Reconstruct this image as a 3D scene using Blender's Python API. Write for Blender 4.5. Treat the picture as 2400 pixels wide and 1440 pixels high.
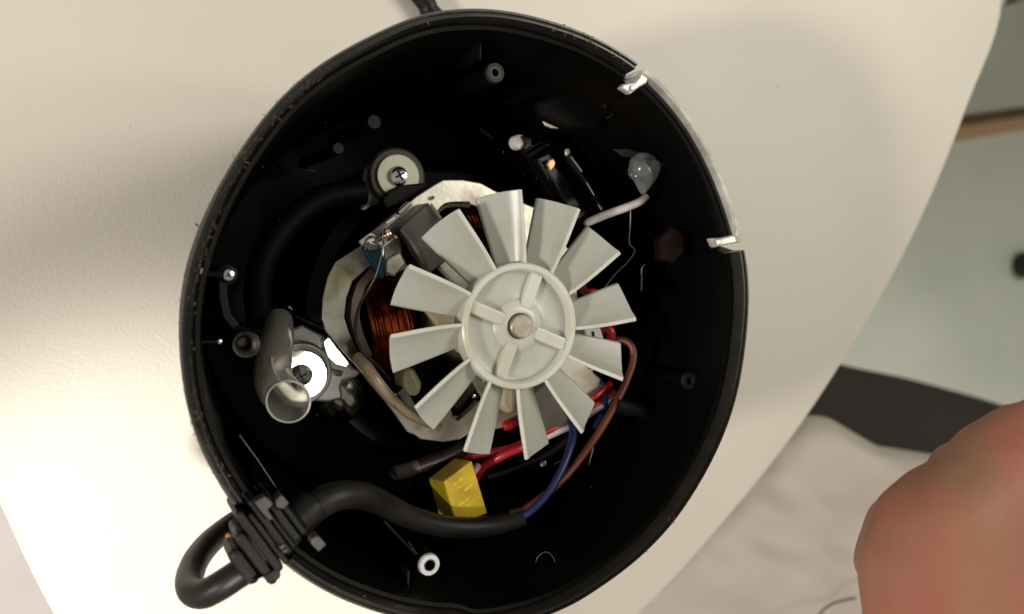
import bpy, bmesh, math, random
from mathutils import Vector, Matrix, noise
random.seed(7)
R = math.radians
PI = math.pi
for o in list(bpy.data.objects): bpy.data.objects.remove(o)
SC = bpy.context.scene
COL = SC.collection
MM = 0.001

# ---------------------------------------------------------------- camera
F = Vector((math.tan(R(26)), math.tan(R(-4)), -1)).normalized()
RT = F.cross(Vector((0, 1, 0))).normalized()
UP = RT.cross(F)
CAM = Vector((0, 0, 90)) - 200 * F            # millimetres
cam_d = bpy.data.cameras.new('camera'); cam = bpy.data.objects.new('camera', cam_d)
COL.objects.link(cam)
cam.matrix_world = Matrix.Translation(CAM * MM) @ Matrix((RT, UP, -F)).transposed().to_4x4()
cam_d.sensor_width = 36; cam_d.lens = 30
cam_d.clip_start = .005; cam_d.clip_end = 50
cam_d.dof.use_dof = True; cam_d.dof.focus_distance = .217; cam_d.dof.aperture_fstop = 12
SC.camera = cam

# ---------------------------------------------------------------- room light
w = bpy.data.worlds.new('World'); SC.world = w; w.use_nodes = True
bg = w.node_tree.nodes['Background']
bg.inputs[0].default_value = (1.0, .93, .80, 1); bg.inputs[1].default_value = .33
def lamp(name, kind, loc, target, energy, col, size, **kw):
    l = bpy.data.lights.new(name, kind); o = bpy.data.objects.new(name, l); COL.objects.link(o)
    o.location = Vector(loc) * MM
    o.rotation_euler = (Vector(target) - Vector(loc)).to_track_quat('-Z', 'Y').to_euler()
    l.energy = energy; l.color = col
    if kind == 'AREA': l.shape = 'DISK'; l.size = size * MM
    else: l.shadow_soft_size = size * MM
    for k, v in kw.items(): setattr(l, k, v)
    return o
lamp('desk_lamp_light', 'SPOT', (-130, -150, 420), (-72, -112, 0), 9.5, (1, .94, .83), 20, spot_size=R(32), spot_blend=.6)
lamp('side_lamp_light', 'AREA', (-1500, -330, 880), (20, 0, 30), 20.0, (1, .91, .82), 190)
lamp('ceiling_lamp_light', 'AREA', (1300, 460, 1500), (120, 20, 0), 31.0, (1, .95, .83), 900)
SC.view_settings.view_transform = 'Standard'; SC.view_settings.look = 'None'
SC.view_settings.exposure = 0; SC.view_settings.gamma = 1

# ---------------------------------------------------------------- helpers
def P(px, py, z):
    """photograph pixel -> point in the place at height z (mm)"""
    d = F + (px - 1200) / 2000 * RT + (720 - py) / 2000 * UP
    return CAM + (z - CAM.z) / d.z * d
def mat(name, col, rough=.5, metal=0, spec=.5, noise_s=0, noise_a=0, col2=None, bump=0, bump_s=400, alpha=1, trans=0, sss=0, coat=0, lo=.35, hi=.65):
    m = bpy.data.materials.new(name); m.use_nodes = True
    nt = m.node_tree; b = nt.nodes['Principled BSDF']
    b.inputs['Base Color'].default_value = (*col, 1)
    b.inputs['Roughness'].default_value = rough; b.inputs['Metallic'].default_value = metal
    b.inputs['Specular IOR Level'].default_value = spec
    if trans: b.inputs['Transmission Weight'].default_value = trans
    if coat: b.inputs['Coat Weight'].default_value = coat; b.inputs['Coat Roughness'].default_value = .1
    if sss:
        b.inputs['Subsurface Weight'].default_value = sss
        b.inputs['Subsurface Radius'].default_value = (.004, .004, .003); b.inputs['Subsurface Scale'].default_value = .6
    tc = nt.nodes.new('ShaderNodeTexCoord')
    if noise_s:
        n = nt.nodes.new('ShaderNodeTexNoise'); n.inputs['Scale'].default_value = noise_s; n.inputs['Detail'].default_value = 6
        nt.links.new(tc.outputs['Object'], n.inputs['Vector'])
        cr = nt.nodes.new('ShaderNodeValToRGB'); cr.color_ramp.elements[0].position = lo; cr.color_ramp.elements[1].position = hi
        cr.color_ramp.elements[0].color = (*col, 1)
        cr.color_ramp.elements[1].color = (*(col2 or col), 1)
        nt.links.new(n.outputs['Fac'], cr.inputs['Fac']); nt.links.new(cr.outputs['Color'], b.inputs['Base Color'])
        if noise_a:
            mr = nt.nodes.new('ShaderNodeMapRange'); mr.inputs['To Min'].default_value = max(0, rough - noise_a); mr.inputs['To Max'].default_value = min(1, rough + noise_a)
            nt.links.new(n.outputs['Fac'], mr.inputs['Value']); nt.links.new(mr.outputs['Result'], b.inputs['Roughness'])
    if bump:
        n2 = nt.nodes.new('ShaderNodeTexNoise'); n2.inputs['Scale'].default_value = bump_s; n2.inputs['Detail'].default_value = 4
        nt.links.new(tc.outputs['Object'], n2.inputs['Vector'])
        bp = nt.nodes.new('ShaderNodeBump'); bp.inputs['Strength'].default_value = bump; bp.inputs['Distance'].default_value = .0004
        nt.links.new(n2.outputs['Fac'], bp.inputs['Height']); nt.links.new(bp.outputs['Normal'], b.inputs['Normal'])
    return m

def obj(name, verts, faces, m, parent=None, smooth=False, bevel=0, seg=2, kind=None, wn=False):
    me = bpy.data.meshes.new(name)
    me.from_pydata([Vector(v) * MM for v in verts], [], faces)
    bm = bmesh.new(); bm.from_mesh(me); bmesh.ops.recalc_face_normals(bm, faces=bm.faces)
    bm.to_mesh(me); bm.free(); me.materials.append(m)
    o = bpy.data.objects.new(name, me); COL.objects.link(o)
    if parent: o.parent = parent; o.matrix_parent_inverse = parent.matrix_world.inverted() if False else Matrix.Translation(-parent.location)
    if smooth:
        for p in me.polygons: p.use_smooth = True
        try: me.set_sharp_from_angle(angle=R(38))
        except Exception: pass
    if bevel:
        b = o.modifiers.new('bevel', 'BEVEL'); b.width = bevel * MM; b.segments = seg; b.limit_method = 'ANGLE'; b.angle_limit = R(35)
    if kind: o['kind'] = kind
    return o
def thing(name, label, cat, loc=(0, 0, 0), group=None):
    o = bpy.data.objects.new(name, None); COL.objects.link(o); o.empty_display_size = .01
    o.location = Vector(loc) * MM; o['label'] = label; o['category'] = cat
    if group: o['group'] = group
    return o
def tag(o, label, cat, group=None):
    o['label'] = label; o['category'] = cat
    if group: o['group'] = group
    return o
def spline(pts, n=8, closed=False):
    pts = [Vector(p) for p in pts]; out = []; N = len(pts)
    rng = range(N) if closed else range(N - 1)
    for i in rng:
        if closed: a, b, c, d = pts[i - 1], pts[i], pts[(i + 1) % N], pts[(i + 2) % N]
        else: a, b, c, d = pts[max(i - 1, 0)], pts[i], pts[i + 1], pts[min(i + 2, N - 1)]
        for k in range(n):
            t = k / n
            out.append(.5 * ((2 * b) + (c - a) * t + (2 * a - 5 * b + 4 * c - d) * t * t + (3 * b - a - 3 * c + d) * t ** 3))
    if not closed: out.append(pts[-1])
    return out
def tube_data(path, rad, sides=12, cap=True, flat=1.0, closed=False):
    path = [Vector(p) for p in path]; n = len(path)
    rads = rad if isinstance(rad, (list, tuple)) else [rad] * n
    if len(rads) != n:                                   # resample radii
        m_ = len(rads) - 1
        rads = [rads[min(int(i / (n - 1) * m_), m_ - 1)] * (1 - (i / (n - 1) * m_ - min(int(i / (n - 1) * m_), m_ - 1))) + rads[min(int(i / (n - 1) * m_), m_ - 1) + 1] * (i / (n - 1) * m_ - min(int(i / (n - 1) * m_), m_ - 1)) for i in range(n)]
    V = []; Fc = []; nrm = None
    for i, p in enumerate(path):
        t = (path[min(i + 1, n - 1)] - path[max(i - 1, 0)])
        if t.length < 1e-9: t = Vector((0, 0, 1))
        t.normalize()
        if nrm is None:
            nrm = t.orthogonal().normalized()
            if flat != 1: nrm = (Vector((0, 0, 1)) - t * t.z).normalized()
        nrm = (nrm - t * nrm.dot(t)).normalized(); bn = t.cross(nrm)
        for k in range(sides):
            a = 2 * PI * k / sides
            V.append(p + rads[i] * (math.cos(a) * nrm * flat + math.sin(a) * bn))
    for i in range(n - 1):
        for k in range(sides):
            k2 = (k + 1) % sides
            Fc.append((i * sides + k, i * sides + k2, (i + 1) * sides + k2, (i + 1) * sides + k))
    if cap:
        Fc.append(tuple(range(sides - 1, -1, -1))); Fc.append(tuple((n - 1) * sides + k for k in range(sides)))
    return V, Fc
def tube(name, path, rad, m, parent=None, sides=14, n=8, cap=True, flat=1.0):
    V, Fc = tube_data(spline(path, n), rad, sides, cap, flat)
    return obj(name, V, Fc, m, parent, smooth=True)
def merge(parts):
    V = []; Fc = []
    for v, f in parts:
        k = len(V); V += list(v); Fc += [tuple(i + k for i in q) for q in f]
    return V, Fc
def prism_data(top, depth, flare=0):
    n = len(top); top = [Vector(p) for p in top]
    V = top + [p - Vector((0, 0, depth)) for p in top]
    Fc = [tuple(range(n)), tuple(range(2 * n - 1, n - 1, -1))] + [(i, (i + 1) % n, n + (i + 1) % n, n + i) for i in range(n)]
    return V, Fc
def prism(name, px, z, depth, m, parent=None, bevel=.3, smooth=False):
    """outline given as photograph pixels (with optional own height), real thickness downward"""
    top = [P(q[0], q[1], q[2] if len(q) > 2 else z) for q in px]
    V, Fc = prism_data(top, depth)
    return obj(name, V, Fc, m, parent, bevel=bevel, smooth=smooth)
def lathe(name, prof, c, m, parent=None, axis=(0, 0, 1), sides=40, smooth=True, cap=True, sx=1):
    """prof = list of (radius, height); c = centre"""
    ax = Vector(axis).normalized(); q = Vector((0, 0, 1)).rotation_difference(ax); c = Vector(c)
    V = []; Fc = []
    for r_, h in prof:
        for k in range(sides):
            a = 2 * PI * k / sides
            V.append(c + q @ Vector((r_ * math.cos(a) * sx, r_ * math.sin(a), h)))
    for i in range(len(prof) - 1):
        for k in range(sides):
            k2 = (k + 1) % sides
            Fc.append((i * sides + k, i * sides + k2, (i + 1) * sides + k2, (i + 1) * sides + k))
    if cap:
        Fc.append(tuple(range(sides))); Fc.append(tuple((len(prof) - 1) * sides + k for k in range(sides)))
    return obj(name, V, Fc, m, parent, smooth=smooth)
def tilt(ax, ay): return Vector((math.tan(R(ax)), math.tan(R(ay)), 1)).normalized()

# ---------------------------------------------------------------- materials
M = {}
M['black'] = mat('black_plastic', (.0012, .0012, .001), .42, noise_s=22, noise_a=.12, col2=(.0075, .0052, .003), spec=.12, lo=.5, hi=.8)
M['black_rim'] = mat('black_rim', (.008, .008, .007), .30, noise_s=160, noise_a=.08, col2=(.014, .012, .010), spec=.45, bump=.05, bump_s=700)
M['black_gloss'] = mat('black_gloss', (.003, .003, .003), .16, spec=.3, noise_s=60, noise_a=.08, col2=(.008, .008, .008))
M['black_matte'] = mat('black_matte', (.005, .0045, .0045), .5, spec=.2, noise_s=200, noise_a=.1, col2=(.009, .008, .008), bump=.15, bump_s=900)
M['cable'] = mat('cable_rubber', (.005, .0045, .004), .45, spec=.25, noise_s=130, noise_a=.1, col2=(.009, .008, .0075), bump=.1, bump_s=600)
M['post_grey'] = mat('post_grey', (.011, .011, .011), .45, noise_s=500, col2=(.019, .019, .018), spec=.2)
M['post_light'] = mat('post_light', (.36, .38, .38), .3, noise_s=300, col2=(.46, .47, .47))
M['steel'] = mat('steel', (.62, .60, .55), .25, metal=1, noise_s=240, noise_a=.12, col2=(.75, .73, .68), bump=.15)
M['dark_steel'] = mat('dark_steel', (.16, .15, .14), .3, metal=1, noise_s=200, noise_a=.12, col2=(.28, .26, .24))
M['chrome'] = mat('chrome', (.8, .8, .78), .08, metal=1)
M['screw'] = mat('screw_steel', (.55, .56, .58), .16, metal=1, noise_s=900, noise_a=.1, col2=(.8, .8, .8))
M['zinc'] = mat('zinc_plate', (.62, .60, .53), .33, metal=.8, noise_s=85, noise_a=.14, col2=(.20, .16, .085), lo=.48, hi=.74, bump=.06, bump_s=900)
M['washer'] = mat('washer_face', (.60, .59, .48), .4, metal=.35, noise_s=160, col2=(.5, .49, .38), noise_a=.05)
M['plate'] = mat('bright_plate', (.62, .62, .60), .3, metal=.85, noise_s=110, noise_a=.12, col2=(.36, .36, .35), lo=.4, hi=.7)
M['fan'] = mat('fan_nylon', (.60, .62, .575), .30, noise_s=60, noise_a=.06, col2=(.49, .48, .40), sss=.6, spec=.5, bump=.08, bump_s=260)
M['fan_thin'] = mat('fan_nylon_thin', (.52, .54, .495), .33, noise_s=55, noise_a=.06, col2=(.46, .465, .39), sss=.5, spec=.5, trans=.12, bump=.06, bump_s=260)
M['shaft'] = mat('shaft_metal', (.30, .26, .22), .42, metal=.7, noise_s=400, noise_a=.1, col2=(.42, .38, .33))
M['copper'] = mat('copper_wire', (.60, .12, .04), .17, metal=.9, noise_s=90, col2=(.10, .012, .006), lo=.46, hi=.58)
M['liner'] = mat('brown_liner', (.17, .11, .08), .6, noise_s=80, col2=(.24, .17, .13))
M['sleeve'] = mat('beige_sleeve', (.50, .40, .28), .22, noise_s=170, col2=(.40, .30, .20), bump=.35, bump_s=300, sss=.15)
M['smoke'] = mat('smoky_plastic', (.48, .46, .41), .09, noise_s=60, noise_a=.08, col2=(.45, .43, .38), trans=.82, spec=.7)
M['yellow'] = mat('yellow_plastic', (.66, .47, .035), .42, noise_s=110, noise_a=.1, col2=(.40, .29, .04), lo=.5, hi=.78, bump=.1)
M['red'] = mat('red_wire', (.42, .014, .03), .35, noise_s=150, col2=(.28, .008, .02))
M['darkred'] = mat('dark_red', (.10, .006, .005), .4)
M['blue'] = mat('blue_wire', (.008, .012, .06), .38, noise_s=100, col2=(.013, .02, .09))
M['brown'] = mat('brown_wire', (.085, .024, .011), .4, noise_s=100, col2=(.125, .037, .017))
M['navy'] = mat('navy_wire', (.006, .009, .035), .4, noise_s=100, col2=(.012, .016, .055))
M['teal'] = mat('teal_ceramic', (.003, .045, .075), .25, noise_s=200, col2=(.005, .03, .05))
M['solder'] = mat('solder', (.75, .70, .66), .18, metal=1, noise_s=900, noise_a=.1, col2=(.55, .35, .25))
M['cream'] = mat('cream_plastic', (.50, .50, .30), .45, noise_s=160, col2=(.40, .36, .2))
M['peach'] = mat('peach_plastic', (.55, .47, .32), .4, noise_s=120, col2=(.48, .38, .24))
M['greyblock'] = mat('grey_block', (.07, .065, .055), .35, noise_s=120, col2=(.11, .10, .09))
M['whitewire'] = mat('white_wire', (.62, .58, .58), .4, noise_s=300, col2=(.50, .42, .40))
M['glue'] = mat('hot_glue', (.20, .22, .235), .18, noise_s=220, noise_a=.1, col2=(.34, .36, .37), trans=.6)
M['thread'] = mat('thread', (.33, .32, .27), .4)
M['clip'] = mat('clip_plastic', (.55, .54, .48), .25, noise_s=300, noise_a=.1, col2=(.42, .41, .37), metal=.2)
M['strip'] = mat('silver_strip', (.80, .80, .76), .28, metal=.35, noise_s=220, noise_a=.12, col2=(.45, .44, .41))
M['gold'] = mat('gold_contact', (.80, .55, .30), .3, metal=.6, noise_s=600, col2=(.5, .3, .12))
M['stain'] = mat('brown_black', (.013, .008, .003), .4, noise_s=40, col2=(.005, .005, .004))
M['crumb'] = mat('crumb', (.16, .10, .05), .7, noise_s=900, col2=(.06, .04, .02))
M['cloth'] = mat('cream_cloth', (.52, .465, .42), .85, noise_s=25, col2=(.57, .515, .465), bump=.4, bump_s=1500, spec=.2)
M['trouser'] = mat('dark_cloth', (.042, .036, .033), .85, noise_s=900, col2=(.055, .046, .042), spec=.15)
M['floor'] = mat('floor_vinyl', (.66, .70, .63), .5, noise_s=9, col2=(.70, .74, .67), spec=.4)
M['wall'] = mat('grey_wall', (.48, .50, .45), .6, noise_s=8, col2=(.38, .39, .33))
M['wood'] = mat('brown_wood', (.085, .036, .013), .5, noise_s=30, col2=(.13, .056, .02))
M['wood_light'] = mat('light_wood', (.55, .36, .18), .5)
M['seat'] = mat('pale_seat', (.52, .48, .49), .7, noise_s=40, col2=(.56, .52, .53))
# tabletop: warm white with a fine leathery grain
m = mat('white_tabletop', (.63, .595, .53), .42, noise_s=9, col2=(.68, .64, .575), spec=.3, bump=.32, bump_s=850)
M['table'] = m
# skin: reddish over the knuckles
M['skin'] = mat('skin', (.31, .16, .10), .62, noise_s=34, noise_a=.06, col2=(.38, .115, .088), sss=.3, bump=.3, bump_s=260, lo=.36, hi=.7, spec=.2)

# scorched and olive grime patches on the stator frame, each with its own place and ragged outline
def grime(m, spots):
    nt = m.node_tree; b = nt.nodes['Principled BSDF']; src = b.inputs['Base Color'].links[0].from_socket
    tc = nt.nodes.new('ShaderNodeTexCoord'); n = nt.nodes.new('ShaderNodeTexNoise'); n.inputs['Scale'].default_value = 260; n.inputs['Detail'].default_value = 5
    nt.links.new(tc.outputs['Object'], n.inputs['Vector'])
    for (px, py, z, rad, col, amt) in spots:
        d = nt.nodes.new('ShaderNodeVectorMath'); d.operation = 'DISTANCE'; d.inputs[1].default_value = P(px, py, z) * MM
        nt.links.new(tc.outputs['Object'], d.inputs[0])
        a_ = nt.nodes.new('ShaderNodeMath'); a_.operation = 'MULTIPLY_ADD'; nt.links.new(n.outputs['Fac'], a_.inputs[0]); a_.inputs[1].default_value = rad * MM * 1.1
        nt.links.new(d.outputs['Value'], a_.inputs[2])
        mr = nt.nodes.new('ShaderNodeMapRange'); mr.inputs['From Min'].default_value = rad * MM * .9; mr.inputs['From Max'].default_value = rad * MM * 1.6
        mr.inputs['To Min'].default_value = amt; mr.inputs['To Max'].default_value = 0; nt.links.new(a_.outputs['Value'], mr.inputs['Value'])
        mx = nt.nodes.new('ShaderNodeMix'); mx.data_type = 'RGBA'; nt.links.new(mr.outputs['Result'], mx.inputs['Factor'])
        nt.links.new(src, mx.inputs['A']); mx.inputs['B'].default_value = (*col, 1); src = mx.outputs['Result']
    nt.links.new(src, b.inputs['Base Color'])
grime(M['zinc'], [(834, 812, 54, 4.6, (.035, .024, .014), .95), (844, 846, 54, 4.2, (.03, .02, .012), .9), (800, 655, 54, 4.5, (.20, .18, .07), .6), (770, 690, 54, 3, (.22, .20, .09), .5), (855, 600, 54, 4, (.13, .11, .05), .6), (1112, 470, 54, 4.5, (.16, .10, .05), .55), (980, 1000, 54, 1.6, (.25, .22, .14), .5), (930, 625, 60, 3, (.2, .17, .08), .6)])

# ---------------------------------------------------------------- the setting
def sheet(name, pts, m, z=None):
    o = obj(name, pts, [tuple(range(len(pts)))], m); o['kind'] = 'structure'; return o
sheet('floor', [(-9000, -9000, -720), (9000, -9000, -720), (9000, 9000, -720), (-9000, 9000, -720)], M['floor'])
# wall with a wooden skirting board, seen past the table's right edge
a = P(2265, 292, -720); b = P(2400, 271, -720); dr = (b - a); dr.z = 0; dr.normalize(); nr = Vector((-dr.y, dr.x, 0))
def slab(name, s0, s1, o0, o1, z0, z1, m, bevel=0):
    pts = [a + dr * s + nr * q for s, q in ((s0, o0), (s1, o0), (s1, o1), (s0, o1))]
    V = [Vector((p.x, p.y, z)) for z in (z0, z1) for p in pts]
    o = obj(name, V, [(0, 1, 2, 3), (7, 6, 5, 4), (0, 1, 5, 4), (1, 2, 6, 5), (2, 3, 7, 6), (3, 0, 4, 7)], m, bevel=bevel)
    return o
wall = slab('wall', -700, 3000, 14, 90, -719, 900, M['wall']); wall['kind'] = 'structure'
sk = slab('skirting_board', -700, 3000, 0, 13, -716, -570, M['wood'], 2); sk['kind'] = 'structure'
sl = slab('floor_trim', -700, 3000, -26, -1, -719, -706, M['wood_light'], 2); sl['kind'] = 'structure'
# dark things at the picture's right margin
c0 = P(2392, 6, -500)
o = lathe('socket_plug', [(10, -16), (17, -14), (19, 0), (17, 14), (8, 16)], c0, mat('grey_plug', (.10, .10, .11), .5), axis=(1, 1, .3), sides=20)
tag(o, 'dark grey plug by the wall at the top right corner', 'plug')
c0 = P(2428, 622, -690)
o = lathe('doorstop', [(24, -26), (25, 6), (20, 20), (6, 24)], c0, mat('foot_dark', (.02, .02, .02), .5), sides=20)
tag(o, 'small dark round doorstop on the floor at the right edge', 'doorstop')

# tabletop
edge = [(303, 133), (281, 81), (255, 33), (226, -9), (184, -58), (142, -96), (99, -128), (40, -160), (-30, -172), (-76, -146), (-101, -90), (-113, -57), (-128, -14), (-140, 40), (-150, 110), (-120, 150), (0, 155), (150, 160), (270, 168)]
oe = spline([(x, y, 0) for x, y in edge], 6, closed=True)
V, Fc = prism_data(oe, 22)
tb = obj('table', V, Fc, M['table'], bevel=1.6, seg=3)
tag(tb, 'white finely textured tabletop with a curved edge under the opened appliance', 'table')
# pale seat below the lower left corner
st = obj('stool', *prism_data([(-420, -420, -170), (-60, -420, -170), (-60, -20, -170), (-420, -20, -170)], 45), M['seat'], bevel=16, seg=4)
tag(st, 'pale grey stool top showing below the lower left edge of the table', 'stool')

# ---------------------------------------------------------------- appliance housing
RP = [(1100,18),(1000,30),(870,85),(700,190),(560,360),(480,520),(437,640),(424,780),(430,900),(455,1020),(500,1110),(555,1195),(665,1325),(760,1385),(900,1442),(1300,1440),(1450,1350),(1560,1250),(1650,1120),(1720,960),(1750,800),(1757,680),(1750,583),(1725,512),(1697,425),(1655,337),(1601,250),(1554,200),(1512,157),(1400,88),(1280,45),(1200,25)]
CX, CY = 0.0, -4.2
rim_pol = []
for q in RP:
    p = P(q[0], q[1], 89); rim_pol.append((math.atan2(p.y - CY, p.x - CX) % (2 * PI), math.hypot(p.x - CX, p.y - CY)))
rim_pol.sort()
def rr(th):
    th %= 2 * PI; s = 0; wsum = 0
    for t, r_ in rim_pol:
        d = abs((t - th + PI) % (2 * PI) - PI); g = math.exp(-(d / .145) ** 2); s += g * r_; wsum += g
    return s / wsum
def ang(px, py, z=89):
    p = P(px, py, z); return math.atan2(p.y - CY, p.x - CX) % (2 * PI)
NT = 360
RR = [rr(2 * PI * i / NT) for i in range(NT)]
gl0, gl1 = ang(555, 1195), ang(665, 1325)           # gland notch
wn1, wn0 = ang(1505, 150), ang(1748, 585)            # window in the right side (wn0 < wn1 across 0)
def inarc(t, a0, a1):
    return (t - a0) % (2 * PI) < (a1 - a0) % (2 * PI)
def ringwall(name, prof, m, parent, arcs=None, zf=None, close=True, smooth=True, step=1):
    """prof = [(offset from the rim outline, height)] closed section swept round the housing"""
    idx = [i for i in range(0, NT, step)]
    V = []; Fc = []; n = len(prof)
    if arcs is None: seq = idx; cyc = True
    else:
        seq = [i for i in range(0, 2 * NT) if inarc(2 * PI * i / NT, *arcs) ]
        s0 = next(k for k in range(NT) if inarc(2 * PI * k / NT, *arcs) and not inarc(2 * PI * (k - 1) / NT, *arcs))
        seq = []; k = s0
        while inarc(2 * PI * (k % NT) / NT, *arcs): seq.append(k % NT); k += 1
        cyc = False
    for i in seq:
        t = 2 * PI * i / NT
        for off, z in prof:
            dz = zf(t) if zf else 0
            r_ = RR[i] + off; V.append((CX + r_ * math.cos(t), CY + r_ * math.sin(t), z + (dz if z > 60 else 0)))
    L = len(seq)
    for a_ in range(L if cyc else L - 1):
        b_ = (a_ + 1) % L
        for k in range(n if close else n - 1):
            k2 = (k + 1) % n
            Fc.append((a_ * n + k, a_ * n + k2, b_ * n + k2, b_ * n + k))
    if not cyc and close:
        Fc.append(tuple(range(n))); Fc.append(tuple((L - 1) * n + k for k in range(n)))
    return obj(name, V, Fc, m, parent, smooth=smooth)
H = thing('appliance_housing', 'round black plastic appliance base lying upside down and open on the white table', 'appliance housing', (0, -4, 0))
# outer and inner wall
def notch(t):
    if inarc(t, gl0, gl1): return -13
    if inarc(t, wn0, wn1): return -5
    return 0
shell = ringwall('shell', [(-.2, 84), (-1.2, 70), (-9, 6), (-14, 0.3), (-16, .3), (-16, 4), (-13, 8), (-5.6, 72), (-3.4, 84)], M['black'], H, zf=notch)
# rim: outer lip, groove, inner lip, in two arcs between notch and window
for a0, a1 in ((wn1, gl0), (gl1, wn0)):
    ringwall('rim', [(-.25, 84.2), (0.0, 88.3), (-.35, 89.0), (-.8, 89.0), (-1.0, 88.5), (-1.3, 88.45), (-1.5, 88.8), (-1.8, 88.8), (-2.1, 88.2), (-3.0, 84.2)], M['black_rim'], H, arcs=(a0, a1))
    ringwall('inner_step', [(-3.05, 84), (-3.05, 85.6), (-4.0, 85.4), (-5.2, 78), (-4.6, 78)], M['black'], H, arcs=(a0, a1))
# floor of the cavity
V, Fc = prism_data([(CX + (RR[i] - 13) * math.cos(2 * PI * i / NT), CY + (RR[i] - 13) * math.sin(2 * PI * i / NT), 9) for i in range(0, NT, 4)], 4)
obj('base_plate', V, Fc, M['black'], H)
# silver strip in the side window, black glossy panel behind it, end clips
ringwall('silver_strip', [(-.1, 79.6), (.15, 88.6), (-.2, 89.0), (-1.0, 88.8), (-1.5, 87.2), (-1.5, 79.6)], M['strip'], H, arcs=(wn0 + .02, wn1 - .02))
ringwall('side_panel', [(-2.9, 60), (-2.9, 86.2), (-3.3, 87.2), (-4.2, 87.0), (-4.8, 85.6), (-5.4, 60)], M['black'], H, arcs=(wn0 + .05, wn1 - .055))
ringwall('panel_edge', [(-2.5, 85.0), (-2.5, 87.4), (-2.75, 87.6), (-3.0, 87.3), (-3.0, 85)], M['black_gloss'], H, arcs=(wn0 + .05, wn1 - .055))
def clip(pts, z):
    prism('clip', pts, z, 2.0, M['clip'], H, bevel=.5)
clip([(1506, 163), (1524, 182), (1516, 196), (1498, 206), (1478, 222), (1453, 206), (1462, 197), (1488, 193), (1497, 182)], 88)
clip([(1739, 548), (1741, 568), (1716, 572), (1700, 575), (1674, 581), (1664, 559), (1690, 558), (1712, 553)], 88)
prism('clip_lug', [(1478, 200), (1490, 199), (1489, 212), (1478, 214)], 88.6, 1.0, M['clip'], H, bevel=.3)
prism('clip_lug', [(1676, 561), (1692, 560), (1693, 574), (1678, 577)], 88.6, 1.0, M['clip'], H, bevel=.4)
prism('panel_lug', [(1622, 348), (1630, 346), (1633, 356), (1625, 359)], 84, 3, M['post_grey'], H, bevel=.3)
# screw posts
def post(px, py, z, r_, m, hole=.38, ringed=True, name='screw_post', z0=9):
    c = P(px, py, z); h = z - z0
    prof = [(r_ * 1.18, -h), (r_ * 1.0, -.5), (r_ * .93, 0), (r_ * (hole + .12), 0), (r_ * hole, -.5), (r_ * hole * .9, -7), (.05, -7)]
    o = lathe(name, prof, c, M['black'], H, sides=32, cap=False)
    lathe('lit_post_top', [(r_ * 1.02, -.9), (r_ * .99, -.1), (r_ * .93, .12), (r_ * (hole + .1), .12), (r_ * hole, -.5)], c, m, o, sides=32, cap=False)  # lighter tone only on the top; the black shaft stands in for shade
    if ringed: lathe('bore_ring', [(r_ * (hole + .16), .0), (r_ * (hole + .14), .14), (r_ * (hole + .04), .14), (r_ * (hole - .02), -.4)], c, mat('bore_grey', (.05, .05, .05), .4, metal=.5) if m is not M['post_light'] else M['dark_steel'], o, sides=28, cap=False)
    return o
post(1161, 171, 76, 2.5, M['post_grey'], z0=24)
post(1617, 893, 76, 2.45, M['post_grey'], ringed=False, z0=52)
post(1007, 1325, 80, 2.65, M['post_light'], hole=.42, z0=34)
# flared metal collar post at the left
c = P(577, 808, 80)
lathe('collar_post', [(3.4, -60), (3.0, -9), (3.05, -.6), (2.75, 0), (2.45, -.2), (1.5, -2.6), (1.25, -3), (1.2, -9), (.05, -9)], c, M['dark_steel'], H, sides=32, cap=False)
lathe('blind_boss', [(2.1, -40), (1.9, -.3), (1.6, 0), (.02, 0)], P(877, 286, 58), M['black_matte'], H, sides=28, cap=False)
lathe('blind_boss', [(1.7, -40), (1.55, -.3), (1.3, 0), (.02, 0)], P(793, 348, 56), M['black_matte'], H, sides=28, cap=False)
# small screws in the left wall
def screw(name, c, r_, parent, axis=(0, 0, 1), m=None, cross=True):
    s = lathe(name, [(r_, -1.2 * r_), (r_, 0), (r_ * .85, r_ * .32), (r_ * .5, r_ * .48), (.02, r_ * .52)], c, m or M['screw'], parent, axis=axis, sides=28, cap=False)
    if cross:
        q = Vector((0, 0, 1)).rotation_difference(Vector(axis).normalized()); c = Vector(c)
        for k in range(2):
            a = .5 + k * PI / 2
            V = []
            for u, v, h in ((-.55, -.11, 1), (.55, -.11, 1), (.55, .11, 1), (-.55, .11, 1), (-.45, -.08, 0), (.45, -.08, 0), (.45, .08, 0), (-.45, .08, 0)):
                V.append(c + q @ Vector((r_ * (u * math.cos(a) - v * math.sin(a)), r_ * (u * math.sin(a) + v * math.cos(a)), r_ * (.28 + .27 * h))))
            sl_ = obj('screw_recess', V, [(0, 1, 2, 3), (4, 5, 6, 7), (0, 1, 5, 4), (1, 2, 6, 5), (2, 3, 7, 6), (3, 0, 4, 7)], M['black_matte'], s if parent.parent is None else parent)
    return s
screw('screw', P(535, 645, 78), 1.35, H)
lathe('screw_boss', [(2.3, -40), (2.1, -1.2), (1.4, -.8)], P(535, 645, 78), M['black_matte'], H, sides=24, cap=False)
screw('screw', P(472, 636, 85), .7, H, cross=False)
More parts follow.
